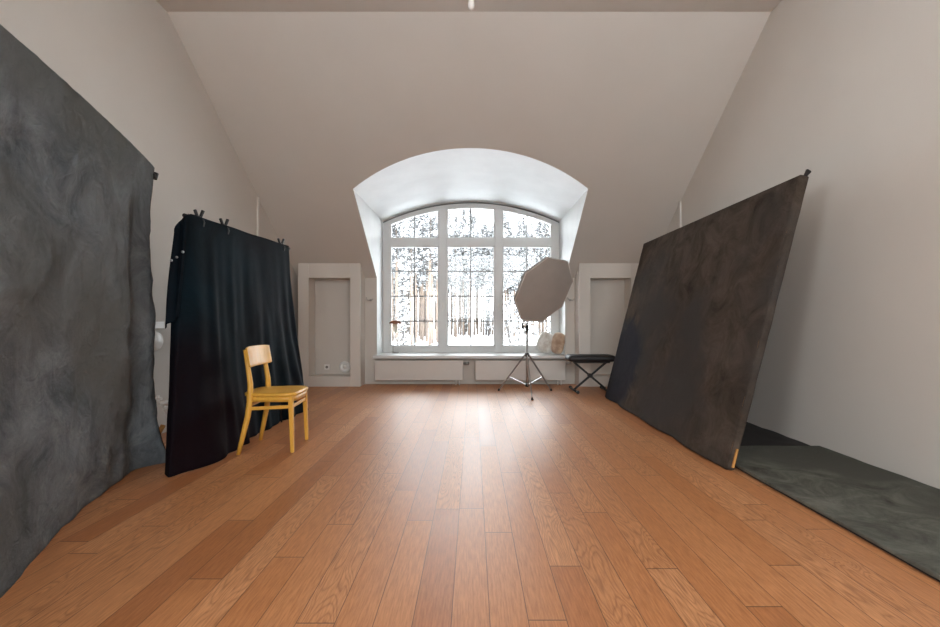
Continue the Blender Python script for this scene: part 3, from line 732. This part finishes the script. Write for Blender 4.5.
# ------------------------------------------------------------------ outside
G=-3.0
b=MB()
def gnd(u,v):
    x=-180+360*u; y=-60+330*v
    z=G+.25*nz(x*.05,y*.05,0)+(max(0,y-125)*.10)
    return (x,y,z)
b.grid(gnd,60,60); struct(b.build('ground',M_SNOW,normals=False))
def copy_tree(o,parent=None):
    c=o.copy(); COL.objects.link(c)
    if parent: c.parent=parent
    for ch in list(o.children):
        copy_tree(ch,c)
    return c
def pine(h,cb,seed,spread,bark,nclump,lab,cat='tree',snow=.30,conic=False,lsize=.24):
    rnd=random.Random(seed)
    t=thing('snowy_tree',(0,0,0),lab,cat)
    b=MB(); pts=[];rs=[]
    for k in range(7):
        f=k/6; pts.append((.25*math.sin(f*3+seed)*f,.2*math.cos(f*2+seed)*f,h*f-.3)); rs.append(.25*(1-f*.75))
    b.tube(pts,rs,7)
    for k in range(26):                                   # limbs
        f=.25+.72*rnd.random(); 
        if f*h<cb*.7: continue
        a=rnd.random()*2*PI; L_=spread*(.5+.6*rnd.random())*(1.15-f)
        z=h*f; b.tube([(0,0,z),(L_*.5*math.cos(a),L_*.5*math.sin(a),z+L_*.15),(L_*math.cos(a),L_*math.sin(a),z+L_*.1)],[.05,.035,.015],4,cap=False)
    b.build('trunk',bark,t)
    b=MB()
    for k in range(int(nclump*1.7)):
        f=rnd.random(); z=cb+(h-cb)*f
        R=spread*((1-f)*1.0+.06 if conic else (math.sin(PI*min(1,f*.85+.15))**.7))
        a=rnd.random()*2*PI; r=R*math.sqrt(rnd.random())
        c=Vector((r*math.cos(a),r*math.sin(a),z-(.25*r if conic else 0)))
        mi=0 if rnd.random()<snow else 1
        for j in range(4):
            q0=c+Vector((rnd.gauss(0,.22),rnd.gauss(0,.22),rnd.gauss(0,.18)))
            s=lsize*(.4+.8*rnd.random()); d1=Vector((rnd.gauss(0,1),rnd.gauss(0,1),rnd.gauss(0,.45))).normalized(); d2=d1.cross(Vector((rnd.gauss(0,1),rnd.gauss(0,1),rnd.gauss(0,1)))).normalized()
            b.add([q0-d1*s,q0-d2*s*.35,q0+d1*s,q0+d2*s*.35],[(0,1,2,3)],mi)
    b.build('crown',[M_SNOW,M_NEED],t,normals=False)
    return t
protos=[pine(27,12,1,1.25,M_PBARK,620,'tall pine with bare tan trunk and snowy crown in the wood outside'),
        pine(30,11,2,1.35,M_PBARK,700,'tall pine with bare tan trunk and snowy crown in the wood outside'),
        pine(26,12,3,1.15,M_BARK,520,'slim grey-trunked tree under snow in the wood outside',snow=.35),
        pine(22,2,4,1.3,M_BARK,760,'snow-laden spruce with dark needles in the wood outside',snow=.3,conic=True)]
grp=['snowy pines outside the window','snowy pines outside the window','slim snowy trees outside the window','snowy spruces outside the window']
for p,g in zip(protos,grp): p['group']=g
rnd=random.Random(5); used=[False]*4; spots=[]
for i in range(4000):
    y=66+rnd.random()*84; x=(rnd.random()*2-1)*.24*y
    if -.06*y<x<.2*y and y<104: y=104+rnd.random()*44; 
    if all((x-a)**2+(y-c)**2> 11.0 for a,c in spots) and len(spots)<285: spots.append((x,y))
for i,(x,y) in enumerate(spots):
    k=rnd.choices((0,1,2,3),(6,5,2,.5))[0]
    o=protos[k] if not used[k] else copy_tree(protos[k]); used[k]=True
    o.location=(x,y,G+max(0,y-125)*.10); o.rotation_euler=(0,0,rnd.random()*6.28); s=.85+.3*rnd.random(); o.scale=(s,s,s)
# nearer spruce seen in the left light, shrubs low on the right
o=copy_tree(protos[3]); o.location=(-7.1,46,G); o.scale=(.55,.55,.62); o['label']='nearer dark spruce speckled with snow behind the left window light'; del o['group']
def shrub(x,y,h,w,seed,lab):
    rnd=random.Random(seed)
    t=thing('snowy_shrub',(x,y,G),lab,'shrub')
    b=MB()
    for k in range(12):
        a=rnd.random()*2*PI; b.tube([(x,y,G),(x+w*.4*math.cos(a),y+w*.4*math.sin(a),G+h*.6),(x+w*.7*math.cos(a),y+w*.7*math.sin(a),G+h*.95)],[.04,.025,.01],5,cap=False)
    b.build('stems',M_BARK,t)
    b=MB()
    for k in range(1500):
        a=rnd.random()*2*PI; f=rnd.random(); r=w*math.sqrt(rnd.random())*math.sin(PI*(f*.8+.12))
        q0=Vector((x+r*math.cos(a),y+r*math.sin(a),G+h*f)); s=.13*(.5+rnd.random())
        d1=Vector((rnd.gauss(0,1),rnd.gauss(0,1),rnd.gauss(0,.6))).normalized(); d2=d1.cross(Vector((rnd.gauss(0,1),rnd.gauss(0,1),rnd.gauss(0,1)))).normalized()
        b.add([q0-d1*s,q0-d2*s*.4,q0+d1*s,q0+d2*s*.4],[(0,1,2,3)],0 if rnd.random()<.45 else 1)
    b.build('twigs',[M_SNOW,M_NEED],t,normals=False)
shrub(2.9,30,5.6,1.6,11,'snow-covered shrub outside, seen low behind the light stand')
shrub(6.0,31,4.7,1.25,12,'snow-covered shrub outside, seen low behind the sill cushions')

# ------------------------------------------------------------------ daylight
w=bpy.data.worlds.new('overcast'); S.world=w; w.use_nodes=True
N=w.node_tree.nodes; L=w.node_tree.links; bg=N['Background']
tc=N.new('ShaderNodeTexCoord'); sp=N.new('ShaderNodeSeparateXYZ'); L.new(tc.outputs['Generated'],sp.inputs[0])
cr=N.new('ShaderNodeValToRGB'); cr.color_ramp.elements[0].position=0; cr.color_ramp.elements[0].color=(.78,.80,.82,1)
cr.color_ramp.elements[1].position=1; cr.color_ramp.elements[1].color=(1.0,1.04,1.10,1)
L.new(sp.outputs[2],cr.inputs[0]); L.new(cr.outputs[0],bg.inputs[0]); bg.inputs[1].default_value=7.0
def portal(name,loc,rot,sx,sy):
    l=bpy.data.lights.new(name,'AREA'); l.shape='RECTANGLE'; l.size=sx; l.size_y=sy
    try: l.cycles.is_portal=True
    except Exception as e: print('portal',e)
    o=bpy.data.objects.new(name,l); COL.objects.link(o); o.location=loc; o.rotation_euler=rot
portal('window_daylight',(XC,YWIN+.06,(ZS+2.96)/2),(math.radians(-90),0,0),XR-XL,2.96-ZS)
l=bpy.data.lights.new('side_window_daylight','AREA'); l.shape='RECTANGLE'; l.size=lb_-la-.14; l.size_y=ld-lc-.14; l.energy=SIDE; l.color=(.96,.99,1.0)
o=bpy.data.objects.new('side_window_daylight',l); COL.objects.link(o); o.location=(XWL-.02,(la+lb_)/2,(lc+ld)/2); o.rotation_euler=(math.radians(90),0,math.radians(-90))
for rx0,rx1 in RW: portal('rear_window_daylight',((rx0+rx1)/2,YR-.13,(RZ0+RZ1)/2),(math.radians(90),0,0),rx1-rx0,RZ1-RZ0)

# ------------------------------------------------------------------ camera
cam=bpy.data.cameras.new('camera'); co=bpy.data.objects.new('camera',cam); COL.objects.link(co)
co.location=(0,0,1.0); co.rotation_euler=(math.radians(90),0,0)
cam.sensor_fit='HORIZONTAL'; cam.sensor_width=36; cam.lens=450/940*36; cam.shift_x=-3/940; cam.shift_y=6.5/940
cam.clip_start=.05; cam.clip_end=600
S.camera=co
vs=S.view_settings; vs.view_transform='Standard'; vs.look='None'; vs.gamma=1; vs.exposure=0.88; vs.use_curve_mapping=False
S.display_settings.display_device='sRGB'
c=S.cycles; c.max_bounces=12; c.diffuse_bounces=8; c.glossy_bounces=4; c.transparent_max_bounces=12; c.sample_clamp_indirect=6; c.caustics_reflective=False; c.caustics_refractive=False
c.use_denoising=True
try: c.denoiser='OPENIMAGEDENOISE'
except Exception: pass
